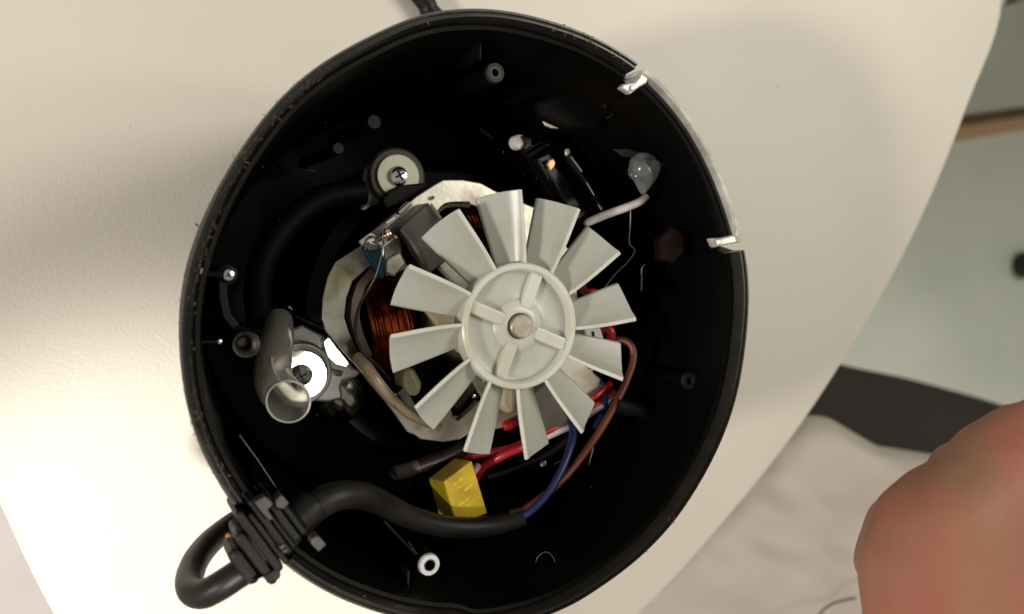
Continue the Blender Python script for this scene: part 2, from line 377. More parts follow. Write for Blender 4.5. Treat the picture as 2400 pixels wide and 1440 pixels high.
# thin ribs standing on the inner wall
def rib(pts, z, depth, t=.45, m=None):
    path = [P(x, y, z) for x, y in pts]; V = []; Fc = []
    for i, p in enumerate(path):
        d = path[min(i + 1, len(path) - 1)] - path[max(i - 1, 0)]; d.z = 0; d.normalize(); s = Vector((-d.y, d.x, 0)) * t / 2
        V += [p + s, p - s, p - s - Vector((0, 0, depth)), p + s - Vector((0, 0, depth))]
    for i in range(len(path) - 1):
        for k in range(4): Fc.append((i * 4 + k, i * 4 + (k + 1) % 4, i * 4 + 4 + (k + 1) % 4, i * 4 + 4 + k))
    Fc += [(0, 1, 2, 3), tuple(4 * (len(path) - 1) + k for k in (3, 2, 1, 0))]
    obj('rib', V, Fc, m or M['black_gloss'], H, bevel=.1)
rib([(452, 806), (485, 802), (519, 801)], 80, 16)
rib([(522, 660), (524, 700), (532, 740), (552, 765)], 77, 30, 1.6, M['black_matte'])
rib([(476, 640), (520, 645)], 79, 14, 1.2, M['black'])
rib([(1127, 86), (1126, 140)], 78, 14)
rib([(900, 1222), (945, 1268), (985, 1312)], 76, 40)
rib([(958, 1270), (978, 1300)], 78, 30)
rib([(958, 1338), (957, 1410)], 80, 10)
rib([(560, 1020), (600, 1075), (650, 1150)], 74, 50)
rib([(1215, 231), (1262, 236)], 60, 12)
lathe('rivet', [(.45, -1), (.45, 0), (.02, .2)], P(515, 801, 80.2), M['screw'], H, sides=12, cap=False)
# black inner shroud round the motor
AX = Vector((7.6, -5.6, 0))
lathe('motor_shroud', [(47, 9), (45, 30), (42, 36), (38, 37), (36, 34), (36, 9)], (AX.x - 2, AX.y, 0), M['black'], H, sides=72)
tube('shroud_arm', [P(610, 760, 52), P(604, 680, 54), P(622, 600, 54), P(680, 520, 52), P(760, 465, 50), P(850, 450, 48)], 3.4, mat('dull_black', (.0012, .0012, .001), .6, spec=.06), H, sides=14)

# ---------------------------------------------------------------- motor
MO = thing('electric_motor', 'open electric motor with copper windings and pale metal frame under the white fan', 'motor', (AX.x, AX.y, 10))
zf_ = 54
# (outer, inner) outline pairs of the stator stack
out = [(1160,448),(1128,430),(1085,422),(1040,422),(1018,434),(975,462),(915,515),(850,574),(786,615),(768,648),(756,700),(754,748),(766,778),(805,825),(845,868),(884,918),(922,966),(956,1014),(971,1019),(986,1030),(1040,1037),(1078,1031),(1100,1018),(1150,1010),(1240,990),(1330,900),(1360,760),(1345,600),(1260,490)]
inn = [(1150,500),(1115,484),(1080,474),(1050,478),(1030,492),(998,520),(950,560),(900,595),(862,628),(826,660),(812,700),(807,745),(818,780),(834,815),(850,845),(895,908),(925,938),(950,965),(972,970),(990,975),(1035,978),(1060,975),(1085,975),(1125,950),(1190,930),(1260,860),(1280,760),(1270,650),(1210,550)]
def stack(name, z, t, inset=0, m=None):
    n = len(out); V = []
    for q in out: V.append(P(*q, z))
    for q in inn: V.append(P(*q, z))
    cc = sum(V[:n], Vector()) / n
    if inset: V = [v + (cc - v).normalized() * (inset if i < n else -inset) for i, v in enumerate(V)]
    V += [v - Vector((0, 0, t)) for v in V]
    Fc = []
    for i in range(n):
        j = (i + 1) % n
        Fc += [(i, j, n + j, n + i), (2 * n + i, 2 * n + j, 3 * n + j, 3 * n + i), (i, j, 2 * n + j, 2 * n + i), (n + i, n + j, 3 * n + j, 3 * n + i)]
    return obj(name, V, Fc, m, MO, bevel=.25)
fr = stack('stator_frame', zf_, 1.6, m=M['zinc'])
for k in range(6):                                                       # laminations beneath
    stack('lamination', zf_ - 2.0 - k * 2.2, 1.9, .5, M['dark_steel'])
# brown liner inside the left arm
lin = [(905,605),(866,632),(838,664),(826,700),(822,745),(830,780),(842,812),(855,840)]
V = []; Fc = []
for i, q in enumerate(lin):
    p = P(*q, 52); d = (AX - p); d.z = 0; d.normalize()
    V += [p, p + d * 2.3, p + d * 2.9 - Vector((0, 0, 18)), p - Vector((0, 0, 18))]
for i in range(len(lin) - 1):
    for k in range(4): Fc.append((i * 4 + k, i * 4 + (k + 1) % 4, i * 4 + 4 + (k + 1) % 4, i * 4 + 4 + k))
obj('insulation_liner', V, Fc, M['liner'], MO, smooth=True)
# windings: bundles of thin enamelled wire
def winding(a_, b_, c_, d_, n, z, rad, sag=6, layers=2):
    parts = []
    for L in range(layers):
        for i in range(n):
            s = (i + .5 * L) / n + random.uniform(-.02, .02)
            p0 = P(a_[0] + (b_[0] - a_[0]) * s, a_[1] + (b_[1] - a_[1]) * s, z - 5)
            p2 = P(c_[0] + (d_[0] - c_[0]) * s, c_[1] + (d_[1] - c_[1]) * s, z - 6)
            bulge = math.sin(PI * s) * 2.4
            p1 = (p0 + p2) / 2 + Vector((random.uniform(-.4, .4), random.uniform(-.4, .4), sag + bulge - L * rad * 1.6 + random.uniform(-.6, .6)))
            parts.append(tube_data(spline([p0 - Vector((0, 0, 8)), p0, p1, p2, p2 - Vector((0, 0, 8))], 5), rad, 6))
    V, Fc = merge(parts)
    o = obj('copper_winding', V, Fc, M['copper'], MO, smooth=True); o['kind'] = 'stuff'
winding((846, 660), (930, 660), (880, 890), (965, 850), 30, 48, .34)
winding((950, 690), (1010, 700), (965, 800), (1060, 790), 18, 44, .34, 4)
winding((1010, 830), (1110, 820), (1010, 900), (1100, 920), 20, 40, .34, 3)
winding((1080, 480), (1130, 490), (1110, 560), (1160, 560), 14, 46, .34, 3)
prism('coil_former', [(838, 640), (940, 620), (1080, 700), (1090, 850), (980, 960), (880, 880), (828, 760)], 40, 12, M['black'], MO)
lathe('armature', [(15, 20), (15, 46), (12, 50), (5, 52), (5, 70), (2.9, 72)], AX, M['dark_steel'], MO, sides=36)
# cross bridge carrying the bearing, mostly under the fan
prism('bearing_bridge', [(1005, 600), (1060, 570), (1420, 900), (1380, 960), (1330, 950)], 60, 3, M['zinc'], MO, bevel=.5)
prism('bearing_bridge', [(975, 700), (1020, 695), (1130, 800), (1080, 830)], 57, 3, M['peach'], MO, bevel=.5)
prism('bearing_bridge', [(1085, 860), (1120, 830), (1165, 895), (1130, 935)], 60, 3, M['steel'], MO, bevel=.4)
# brush holder block, rail and contact bar at the upper left
bh = prism('brush_holder', [(936, 536, 62), (1004, 474, 62), (1032, 506, 62), (1078, 590, 62), (1010, 640, 62)], 62, 14, mat('brush_grey', (.03, .028, .026), .3, noise_s=200, col2=(.05, .045, .04), coat=.2), MO, bevel=.5)
tube('edge_glint', [P(1010, 478, 63), P(1033, 512, 63)], .35, M['steel'], bh, sides=8)  # block edge highlights laid on as thin metal lines
tube('edge_glint', [P(938, 538, 63), P(966, 575, 62.6), P(993, 622, 62.5)], .5, M['dark_steel'], bh, sides=8)
prism('rail', [(842, 566), (930, 496), (942, 508), (858, 582)], 60, 3, M['dark_steel'], MO, bevel=.4)
prism('contact_bar', [(932, 497), (962, 469), (971, 478), (939, 506)], 64, 2.6, M['steel'], MO, bevel=.7)
prism('rail_slot', [(902, 522), (922, 508), (926, 514), (908, 527)], 60.5, 1, M['plate'], MO, bevel=.2)
prism('terminal_tab', [(840, 566), (868, 545), (882, 552), (880, 566), (852, 580)], 62, 1.2, M['steel'], MO, bevel=.3)
prism('terminal_plate', [(884, 574), (940, 552), (945, 600), (960, 630), (905, 650)], 58, 3, M['dark_steel'], MO, bevel=.5)
prism('terminal_plate', [(905, 610), (938, 590), (952, 620), (925, 650), (905, 640)], 59.5, 2, M['zinc'], MO, bevel=.6)
o = prism('terminal_plate', [(880, 570), (912, 552), (925, 562), (900, 584)], 61, 1.2, M['steel'], MO, bevel=.3)
def blob(name, c, r3, m, parent, seed=0, amp=.18, sub=3):
    bm = bmesh.new(); bmesh.ops.create_icosphere(bm, subdivisions=sub, radius=1)
    V = []
    for v in bm.verts:
        n_ = 1 + amp * noise.noise(v.co * 1.7 + Vector((seed, seed * 2, 0)))
        V.append(Vector(c) + Vector((v.co.x * r3[0], v.co.y * r3[1], v.co.z * r3[2])) * n_)
    Fc = [tuple(v.index for v in f.verts) for f in bm.faces]; bm.free()
    return obj(name, V, Fc, m, parent, smooth=True)
blob('solder_blob', P(905, 552, 63.5), (1.3, 1.5, 1.0), M['solder'], MO, 3, .5)
blob('solder_blob', P(926, 556, 63), (.5, .6, .5), M['solder'], MO, 5, .4)
tube('rivet_pin', [P(1014, 464, 55), P(1014, 464, 53)], .5, M['dark_steel'], MO, sides=10)
tube('pin_strip', [P(1010, 510, 53), P(1045, 482, 53.5), P(1100, 480, 54)], .9, M['dark_steel'], MO, sides=8)
# thin black lead with a bare end
tube('black_lead', [P(895, 600, 66), P(884, 640, 65), P(868, 672, 63.5), P(845, 712, 62), P(834, 752, 61), P(834, 786, 60.5), P(846, 818, 60), P(872, 846, 60), P(898, 872, 59), P(914, 892, 57)], .42, mat('lead_black', (.02, .018, .017), .3), MO, sides=10)
tube('bare_lead', [P(901, 560, 63.5), P(898, 576, 65), P(896, 602, 66)], .3, M['steel'], MO, sides=8)
# beige sleeved wire across the lower left
tube('beige_sleeve', [P(838, 838, 57), P(858, 862, 61), P(880, 892, 62.5), P(908, 926, 62.5), P(925, 942, 62)], [1.5, 1.75, 1.7, 1.55, 1.4], M['sleeve'], MO, sides=16)
tube('beige_sleeve', [P(918, 934, 61), P(940, 955, 61.5), P(965, 975, 61.5), P(1000, 992, 60), P(1030, 1002, 58)], [1.35, 1.3, 1.2, 1.1, 1.1], M['sleeve'], MO, sides=16)
# pale blocks showing between the blades
prism('terminal_block', [(946, 872), (970, 862), (992, 900), (984, 928), (962, 930), (944, 905)], 59, 8, M['cream'], MO, bevel=1.0)
prism('terminal_block', [(1028, 976), (1055, 955), (1064, 972), (1050, 996), (1034, 992)], 60, 6, M['cream'], MO, bevel=.7)
prism('terminal_block', [(1178, 905), (1210, 905), (1212, 965), (1192, 974), (1172, 950)], 60, 8, M['peach'], MO, bevel=1.4)
prism('bracket_leg', [(1074, 988), (1110, 955), (1122, 940), (1128, 965), (1100, 995)], 58, 3, M['zinc'], MO, bevel=.3)
prism('bracket_leg', [(1035, 905), (1120, 850), (1138, 885), (1075, 965)], 50, 6, M['greyblock'], MO, bevel=.5)
prism('bracket_leg', [(928, 925), (950, 905), (985, 965), (970, 978)], 58, 4, M['dark_steel'], MO, bevel=.5)
prism('brush_block', [(1255, 922), (1280, 898), (1335, 985), (1345, 1000), (1272, 1010)], 62, 12, M['greyblock'], MO, bevel=.5)
prism('connector_housing', [(1368, 772), (1408, 768), (1420, 806), (1376, 808)], 66, 8, M['whitewire'], MO, bevel=.6)
prism('connector_slot', [(1389, 778), (1393, 777), (1396, 800), (1392, 800)], 66.4, .8, M['black_matte'], MO, bevel=.05)
lathe('rivet_dot', [(.6, -1), (.6, 0), (.02, .4)], P(1137, 893, 62), M['chrome'], MO, sides=14, cap=False)
lathe('rivet_dot', [(.6, -1), (.6, 0), (.02, .4)], P(1112, 930, 58), M['chrome'], MO, sides=14, cap=False)
# upper mount: grey ear, rubber ring, washer, screw
earm = mat('ear_grey', (.05, .05, .046), .42, noise_s=120, col2=(.075, .075, .07))
ear = prism('mounting_ear', [(866, 383), (853, 398), (848, 425), (852, 448), (850, 474), (838, 497), (868, 486), (900, 478), (960, 452), (1010, 436), (985, 415), (960, 380), (920, 360), (885, 365)], 44, 4, earm, MO, bevel=.9)
prism('ear_slot', [(845, 490), (858, 480), (870, 478), (866, 486), (852, 495)], 44.4, .5, M['dark_steel'], ear, bevel=.15)
c = P(932, 414, 46); ax = tilt(-3, 3)
lathe('rubber_grommet', [(7.9, -5), (7.9, -.6), (7.3, 0), (5.5, .1), (5.4, -2)], c, mat('grommet', (.035, .032, .022), .5), MO, axis=ax, cap=False)
ws = lathe('washer', [(5.9, .0), (5.9, .7), (5.7, .9), (1.9, .9), (1.9, 0)], c, M['washer'], MO, axis=ax, cap=False, sides=48)
screw('washer_screw', c + ax * 1.2, 2.75, MO, axis=ax)
prism('black_strap', [(895, 470), (915, 446), (940, 434), (1010, 428), (1022, 445), (975, 465), (905, 490)], 49.5, 3, M['black'], MO, bevel=.4)
# lower left mount: polished plate, washer, screw, folded tab and cup
prism('mounting_plate', [(690, 768), (712, 760), (740, 775), (775, 792), (830, 862), (848, 872), (838, 884), (806, 893), (800, 905), (805, 935), (770, 945), (690, 935), (640, 905), (640, 820)], 42, 3, M['plate'], MO, bevel=.9)
tab = [(757, 803, 44), (770, 788, 44.5), (792, 818, 45.5), (818, 850, 46), (811, 862, 45), (788, 856, 43.5), (768, 838, 43)]
tab_c = P(787, 832, 45); tab_w = [P(q[0], q[1], 45) for q in tab]; tab_w = [Vector((p.x, p.y, 45 + .232 * (p.x - tab_c.x) + .096 * (p.y - tab_c.y))) for p in tab_w]
obj('folded_tab', *prism_data(tab_w, 1.5), mat('white_tab', (.88, .88, .86), .27, metal=.9), MO, bevel=.3)
prism('black_bar', [(668, 722), (690, 744), (766, 777), (760, 762), (700, 738), (676, 712)], 50, 4, M['black_gloss'], MO, bevel=.8)
prism('pressed_recess', [(770, 862), (786, 866), (806, 872), (800, 884), (786, 882)], 42.6, .6, M['dark_steel'], MO, bevel=.3)
c = P(706, 878, 45); ax = tilt(-13, -5.5)
lathe('washer_seat', [(8.6, -2.5), (8.6, -.9), (8.1, -.5), (7.4, -.5), (7.2, -.8), (6.4, -.8)], c, M['plate'], MO, axis=tilt(4, -3), cap=False, sides=56)
lathe('washer', [(6.7, -.6), (6.7, .5), (6.5, .75), (2.4, .75), (2.4, -.4)], c, mat('washer_white', (.85, .85, .83), .27, metal=.85), MO, axis=ax, cap=False, sides=56)
screw('washer_screw', c + ax * 1.0, 2.95, MO, axis=ax, m=mat('dull_screw', (.20, .20, .20), .22, metal=1, noise_s=900, noise_a=.1, col2=(.3, .3, .3)))
cup = P(800, 925, 34)
lathe('chrome_cup', [(10.5, -5), (9.8, -1), (8.2, 2.2), (5.5, 4.2), (2.5, 5.0), (.02, 5.2)], cup, mat('cup_metal', (.20, .19, .17), .14, metal=1, noise_s=60, noise_a=.1, col2=(.45, .43, .40)), MO, axis=tilt(-3, -6), cap=False, sx=.9)

# ---------------------------------------------------------------- cooling fan
FA = thing('cooling_fan', 'white plastic twelve-blade cooling fan on the motor shaft in the middle', 'fan', (7.6, -5.6, 74))
fx, fy = 7.6, -5.6
lathe('hub_ring', [(15.9, 74.5), (15.9, 79.4), (15.5, 79.8), (14.5, 79.8), (14.1, 79.3), (13.7, 77.6)], (fx, fy, 0), M['fan'], FA, sides=96, cap=False)
lathe('hub_disc', [(15.4, 74.6), (15.4, 76.6), (13.9, 77.5), (12.8, 77.2), (8.5, 77.2), (6.9, 77.5), (6.3, 77.7)], (fx, fy, 0), M['fan_thin'], FA, sides=72, cap=False)
lathe('centre_boss', [(7.4, 77.0), (6.6, 77.7), (5.6, 78.5), (4.6, 78.9), (3.5, 78.9), (3.2, 78.6), (3.2, 75)], (fx, fy, 0), M['fan'], FA, sides=56, cap=False)
for k in range(4):
    a = R(68) + k * PI / 2; u = Vector((math.cos(a), math.sin(a), 0)); v = Vector((-u.y, u.x, 0)); c = Vector((fx, fy, 0))
    V = [c + u * r_ + v * s * t + Vector((0, 0, z)) for z, t in ((76.6, 1.9), (78.9, 1.5)) for r_, s in ((4.4, -1), (14.4, -1), (14.4, 1), (4.4, 1))]
    obj('hub_rib', V, [(0, 1, 2, 3), (4, 5, 6, 7), (0, 1, 5, 4), (1, 2, 6, 5), (2, 3, 7, 6), (3, 0, 4, 7)], M['fan'], FA, bevel=.35)
def blade_mesh():
    # high edge carries a thickened lip; angles measured from the high edge's outer corner
    nr, nc = 8, 8; top = []; bot = []
    for i in range(nr + 1):
        s = i / nr
        rhi = 15.2 + (33.65 - 15.2) * s; rlo = 15.2 + (33.1 - 15.2) * s
        ahi = R(-5.5) * (1 - s) ** 1.2; alo = R(18.2) * (1 - s) + R(17.2) * s
        for j in range(nc + 1):
            t = j / nc
            if j == 1: t = .13 - .03 * s
            r_ = rhi + (rlo - rhi) * t; a = ahi + (alo - ahi) * t
            z = (79.6 + 1.1 * s) + ((75.3) - (79.6 + 1.1 * s)) * t
            z -= math.sin(PI * t) * .5
            th = 1.3 if j <= 1 else .8
            top.append(Vector((r_ * math.cos(a), r_ * math.sin(a), z))); bot.append(Vector((r_ * math.cos(a + .012), r_ * math.sin(a + .012), z - th)))
            if j == 1: top[-1].z = 79.55 + 1.1 * s
    # a small lip: the second column stays nearly as high as the edge, then drops
    n = nc + 1; N = len(top); V = top + bot; Fc = []
    for i in range(nr):
        for j in range(nc):
            q = (i * n + j, i * n + j + 1, (i + 1) * n + j + 1, (i + 1) * n + j); Fc += [q, tuple(N + x for x in q[::-1])]
    for j in range(nc):
        Fc += [(j, j + 1, N + j + 1, N + j), (nr * n + j, nr * n + j + 1, N + nr * n + j + 1, N + nr * n + j)]
    for i in range(nr):
        Fc += [(i * n, (i + 1) * n, N + (i + 1) * n, N + i * n), (i * n + nc, (i + 1) * n + nc, N + (i + 1) * n + nc, N + i * n + nc)]
    return V, Fc
V, Fc = blade_mesh()
b0 = obj('blade', V, Fc, M['fan_thin'], FA, bevel=.18, seg=2, smooth=True)
b0.data.materials.append(M['fan'])                      # the thick lip along the high edge
for i_ in range(8):
    b0.data.polygons[i_ * 16].material_index = 1; b0.data.polygons[i_ * 16 + 1].material_index = 1
b0.parent = FA; b0.matrix_parent_inverse = Matrix()
for k in range(12):
    o = b0 if k == 0 else b0.copy()
    if k: COL.objects.link(o)
    o.location = (0, 0, -.074); o.rotation_euler = (R(random.uniform(-.4, .4)), R(random.uniform(-.4, .4)), R(91.1 - 30 * k + random.uniform(-.3, .3)))
# chipped / seam marks are left to the material; the shaft end with its half step
sh = lathe('motor_shaft', [(3.0, 70), (3.0, 79.7), (2.75, 80.0), (.02, 80.0)], (fx + .1, fy, 0), M['shaft'], FA, sides=36, cap=False)
V = []
for k in range(17):
    a = PI + PI * k / 16; V.append(Vector((fx + .1 + 2.7 * math.cos(a), fy - .1 + 2.7 * math.sin(a), 80.35)))
V, Fc = prism_data(V, .6); obj('shaft_flat', V, Fc, M['shaft'], sh if False else FA, bevel=.12)

# ---------------------------------------------------------------- wires and small parts in the cavity
def gpath(name, pts, rad, m, label, cat='wire', group=None, **kw):
    o = tube(name, [P(*q) for q in pts], rad, m, None, **kw); return tag(o, label, cat, group)
WG = 'red wires bundled under the fan'
gpath('red_wire', [(1345, 640, 52), (1372, 684, 60), (1392, 686, 62), (1418, 700, 58), (1440, 740, 54)], 1.15, M['red'], 'red wire peeping out between blades at the upper right of the hub')
gpath('red_wire', [(1250, 965, 58), (1215, 984, 63), (1192, 996, 65), (1180, 1000, 65)], [1.3, 1.4, 1.5, 1.2], M['red'], 'red wire ending in a rounded tip between the two lowest blades')
gpath('red_wire', [(1440, 920, 56), (1340, 985, 60), (1280, 1012, 61), (1200, 1050, 60), (1100, 1068, 56), (1040, 1076, 50)], 1.15, M['red'], 'long red wire running beneath the lowest blades beside the white one')
gpath('red_wire', [(1300, 1015, 58), (1230, 1046, 62), (1190, 1062, 62), (1160, 1078, 60), (1128, 1098, 56), (1112, 1126, 52)], 1.25, M['red'], 'bright red wire curving down beside the yellow block')
gpath('red_wire', [(1408, 776, 60), (1425, 770, 63), (1432, 790, 63), (1418, 830, 58)], 1.3, M['red'], 'short red wire beside the white connector at the right of the hub')
gpath('red_wire', [(1318, 852, 56), (1322, 870, 58), (1345, 890, 58), (1366, 880, 56)], 1.2, M['red'], 'red wire deep in the gap right below the hub')
gpath('red_wire', [(1430, 900, 60), (1400, 925, 62), (1384, 938, 61), (1350, 980, 55)], 1.0, M['red'], 'slim red wire crossing in the gap at the lower right blades')
gpath('white_wire', [(1440, 930, 56), (1345, 993, 61), (1285, 1022, 61), (1240, 1040, 58)], 1.0, M['whitewire'], 'white wire lying along the long red wire under the lower right blades')
gpath('white_wire', [(1386, 860, 58), (1376, 895, 59), (1366, 925, 57)], .7, M['whitewire'], 'thin white wire seen upright in the gap right of the hub')
gpath('navy_wire', [(1352, 862, 52), (1368, 890, 57), (1374, 925, 57), (1372, 960, 50)], 1.0, M['navy'], 'navy wire bending in the gap between the lower right blades')
gpath('navy_wire', [(1388, 872, 54), (1410, 900, 60), (1419, 930, 60), (1414, 965, 56), (1395, 1000, 50)], .95, M['navy'], 'navy wire curving just inside the brown wire')
gpath('white_wire', [(1514, 462, 70), (1498, 474, 71), (1470, 486, 71), (1436, 498, 70), (1405, 510, 69), (1380, 521, 68), (1372, 527, 68)], [1.0, 1.1, 1.15, 1.15, 1.15, 1.1, .7], M['whitewire'], 'short white wire curving from the glue blob to the fan')
gpath('black_wire', [(1140, 1120, 50), (1200, 1100, 50), (1290, 1060, 50), (1350, 1010, 50)], 1.4, M['black_gloss'], 'black wire under the lowest fan blades')
# grey sleeved joint left of the yellow block
J = thing('wire_joint', 'dark sleeved wire joint with a blunt grey end beside the yellow block', 'wire joint', P(930, 1105, 50))
tube('sleeve', [P(975, 1096, 51), P(1040, 1072, 54), P(1090, 1050, 56)], 2.0, mat('sleeve_dark', (.03, .01, .01), .4), J)
tube('blunt_end', [P(926, 1111, 49), P(931, 1109, 49), P(960, 1101, 50.5), P(985, 1092, 51.5)], [1.5, 2.0, 2.1, 2.05, 2.0], mat('blunt_grey', (.075, .07, .065), .5, noise_s=200, col2=(.12, .08, .06)), J)
gpath('wire_terminal', [(1103, 1120, 60), (1112, 1104, 60), (1120, 1092, 59)], [.7, 1.0, 1.0], mat('pink_lilac', (.45, .25, .35), .4), 'pinkish crimped terminal at the right side of the yellow block', 'terminal')
blob('screw_tip', P(1274, 1088, 52), (1.3, 1.3, 1.0), M['dark_steel'], None, 9)
tag(bpy.data.objects['screw_tip'], 'small dark shiny screw tip under the lowest fan blade', 'screw')
gpath('grey_plug', [(1440, 950, 67), (1475, 958, 66), (1508, 965, 65), (1515, 966, 65)], [2.2, 2.1, 1.8, .9], mat('plug_grey', (.006, .006, .0055), .55, spec=.15), 'dim dark grey peg lying right of the brown wire', 'peg')

# yellow block
A_, B_, C_, D_ = P(1040, 1130, 66), P(1107, 1080, 66), P(1143, 1204, 63), P(1070, 1232, 64)
pn = (B_ - A_).cross(D_ - A_); cd = (C_ - CAM).normalized(); C_ = CAM + cd * ((A_ - CAM).dot(pn) / cd.dot(pn))
A2, B2, D2 = P(1004, 1122, 58), P(1067, 1073, 58), P(1032, 1222, 56); C2 = C_ + (A2 - A_)
V = [A_, B_, C_, D_, A2, B2, C2, D2]
Y = thing('suppression_capacitor', 'yellow rectangular capacitor block with smudged print beside the black cable', 'capacitor', D2)
obj('body', V, [(0, 1, 2, 3), (4, 5, 6, 7), (0, 1, 5, 4), (1, 2, 6, 5), (2, 3, 7, 6), (3, 0, 4, 7)], M['yellow'], Y, bevel=.45, seg=3)
# smudged print: thin dark marks on the two faces, unreadable in the photograph too
ink = mat('ink', (.60, .44, .045), .45, noise_s=700, col2=(.82, .60, .04), lo=.42, hi=.56)
ux = (B_ - A_); uy = (D_ - A_); nn = ux.cross(uy).normalized(); nn = nn if nn.z > 0 else -nn
k = 0
for i, (s, t, w_) in enumerate(((.12, .16, .5), (.30, .28, .36), (.5, .42, .3), (.2, .62, .4), (.45, .76, .4))):
    q0 = A_ + ux * s + uy * t + nn * .03
    V = [q0, q0 + ux * w_, q0 + ux * w_ * .9 + uy * .07, q0 + ux * .03 + uy * .06]; V += [v - nn * .02 for v in V]
    obj('print_mark', V, [(0, 1, 2, 3), (4, 5, 6, 7), (0, 1, 5, 4), (1, 2, 6, 5), (2, 3, 7, 6), (3, 0, 4, 7)], ink, Y)
# teal disc capacitor
Tt = thing('disc_capacitor', 'small teal disc capacitor soldered at the upper left of the motor', 'capacitor', P(880, 610, 56))
prism('body', [(853, 578, 64), (862, 568, 64), (900, 578, 64), (904, 600, 63), (903, 636, 61), (900, 655, 60), (890, 656, 60), (872, 625, 62), (858, 600, 63.5)], 63, 2.6, M['teal'], Tt, bevel=.9, smooth=True)
prism('body_cap', [(856, 576, 64.6), (864, 566, 64.8), (884, 572, 64.8), (890, 588, 64), (866, 590, 64.2)], 64, 1.0, M['dark_steel'], Tt, bevel=.4)
tube('lead', [P(856, 585, 65), P(857, 566, 65.5), P(868, 556, 65), P(880, 556, 63)], .3, M['dark_steel'], Tt, sides=8)

# smoky plastic spout
S = thing('drain_spout', 'grey translucent plastic spout bending open towards the camera at the left', 'spout', P(650, 740, 50))
mouth = P(676, 941, 77)
path = spline([P(654, 752, 54), P(650, 795, 62), P(642, 842, 68), P(640, 885, 71.5), P(653, 914, 74.5), mouth], 8)
n = len(path); sides = 40
# aim the last rings at the mouth's axis
V = []; Fc = []; mdir = Vector((-.35, -.10, 1)).normalized()
rads = [3.4, 3.9, 4.2, 4.3, 4.6, 5.0]
def rad_at(s):
    x = s * (len(rads) - 1); i = min(int(x), len(rads) - 2); return rads[i] * (1 - x + i) + rads[i + 1] * (x - i)
nrm = Vector((1, 0, 0)); frames = []
for i, p in enumerate(path):
    s = i / (n - 1); t = (path[min(i + 1, n - 1)] - path[max(i - 1, 0)]).normalized()
    kk = max(0, (s - .35) / .65) ** 1.3; t = (t * (1 - kk) + mdir * kk).normalized()
    nrm = (nrm - t * nrm.dot(t)).normalized(); frames.append((p, nrm.copy(), t.cross(nrm), rad_at(s)))
rings = [(p, a_, b_, r_) for p, a_, b_, r_ in frames]
inner = [(p, a_, b_, r_ - .55) for p, a_, b_, r_ in frames[::-1]]
last = frames[-1]; t = mdir
rings += [(last[0] + t * .3, last[1], last[2], last[3] - .08), (last[0] + t * .3, last[1], last[2], last[3] - .5)] + inner
for p, a_, b_, r_ in rings:
    for k in range(sides):
        g = 2 * PI * k / sides; V.append(p + r_ * (math.cos(g) * a_ + math.sin(g) * b_))
for i in range(len(rings) - 1):
    for k in range(sides):
        k2 = (k + 1) % sides; Fc.append((i * sides + k, i * sides + k2, (i + 1) * sides + k2, (i + 1) * sides + k))
obj('tube_wall', V, Fc, M['smoke'], S, smooth=True)
lathe('mouth_rim', [(4.55, -.6), (4.98, -.6), (5.04, .1), (4.88, .36), (4.62, .25), (4.55, -.6)], mouth + mdir * .15, mat('mouth_grey', (.5, .5, .48), .25, trans=.2), S, axis=mdir, cap=False, sides=56)
tube('mould_seam', [P(637, 838, 73), P(638, 855, 74.5), P(645, 875, 76), P(655, 890, 78)], .16, M['post_light'], S, sides=6)

# ---------------------------------------------------------------- switch at the upper right
SW = thing('switch_unit', 'glossy black switch unit with gold contact at the upper right inside the housing', 'switch', P(1320, 420, 20))
prism('switch_body', [(1222, 352), (1262, 318), (1330, 345), (1412, 486), (1372, 524), (1320, 505)], 50, 30, M['black'], SW, bevel=.8)
prism('cover_plate', [(1258, 372), (1288, 358), (1380, 500), (1352, 520)], 54, 3, M['black_gloss'], SW, bevel=.4)
tube('glossy_rail', [P(1330, 362, 58), P(1372, 428, 58), P(1411, 490, 58)], 1.25, M['black_gloss'], SW, sides=14)
tube('glossy_rail', [P(1262, 378, 55), P(1310, 445, 55)], .6, M['black_gloss'], SW, sides=10)
prism('gold_contact', [(1282, 386), (1288, 374), (1298, 372), (1303, 382), (1300, 392), (1290, 401), (1286, 392)], 56, 1.0, M['gold'], SW, bevel=.25)
blob('silver_contact', P(1330, 358, 58), (.9, 1.2, .7), M['clip'], SW, 4)
prism('slot_sliver', [(1274, 283), (1290, 284), (1310, 289), (1326, 297), (1312, 301), (1295, 300), (1280, 294)], 48, 1, mat('ivory', (.95, .93, .80), .35), SW, bevel=.2)  # pale piece stands in for a vent slot showing the table beyond
lathe('contact_cap', [(2.1, -3), (2.1, 0), (1.9, .3), (.02, .35)], P(1219, 333, 52), mat('pale_cap', (.75, .75, .68), .3, metal=.2), SW, sides=24, cap=False)
prism('cap_cover', [(1222, 318), (1246, 322), (1250, 352), (1222, 352), (1232, 336)], 53.5, 2, M['black_gloss'], SW, bevel=.4)
for q0, q1 in (((1338, 368), (1363, 402)), ((1374, 428), (1392, 458)), ((1401, 478), (1409, 492))):
    tube('glint_pin', [P(*q0, 59.4), P(*q1, 59.4)], .32, M['chrome'], SW, sides=8)  # highlights on the glossy rail, modelled as chrome pins
for q0, q1 in (((1262, 376), (1286, 420)), ((1228, 330), (1250, 345))):
    tube('glint_pin', [P(*q0, 56), P(*q1, 56)], .16, M['dark_steel'], SW, sides=8)
for dx, dy in ((0, 0), (9, 11), (18, 4)):
    prism('switch_fin', [(1228 + dx, 352 + dy), (1268 + dx, 330 + dy), (1271 + dx, 335 + dy), (1231 + dx, 358 + dy)], 54, 2, M['black_matte'], SW, bevel=.2)
prism('lever', [(1118, 298), (1126, 296), (1160, 322), (1156, 330)], 46, 4, M['black_gloss'], SW, bevel=.6)
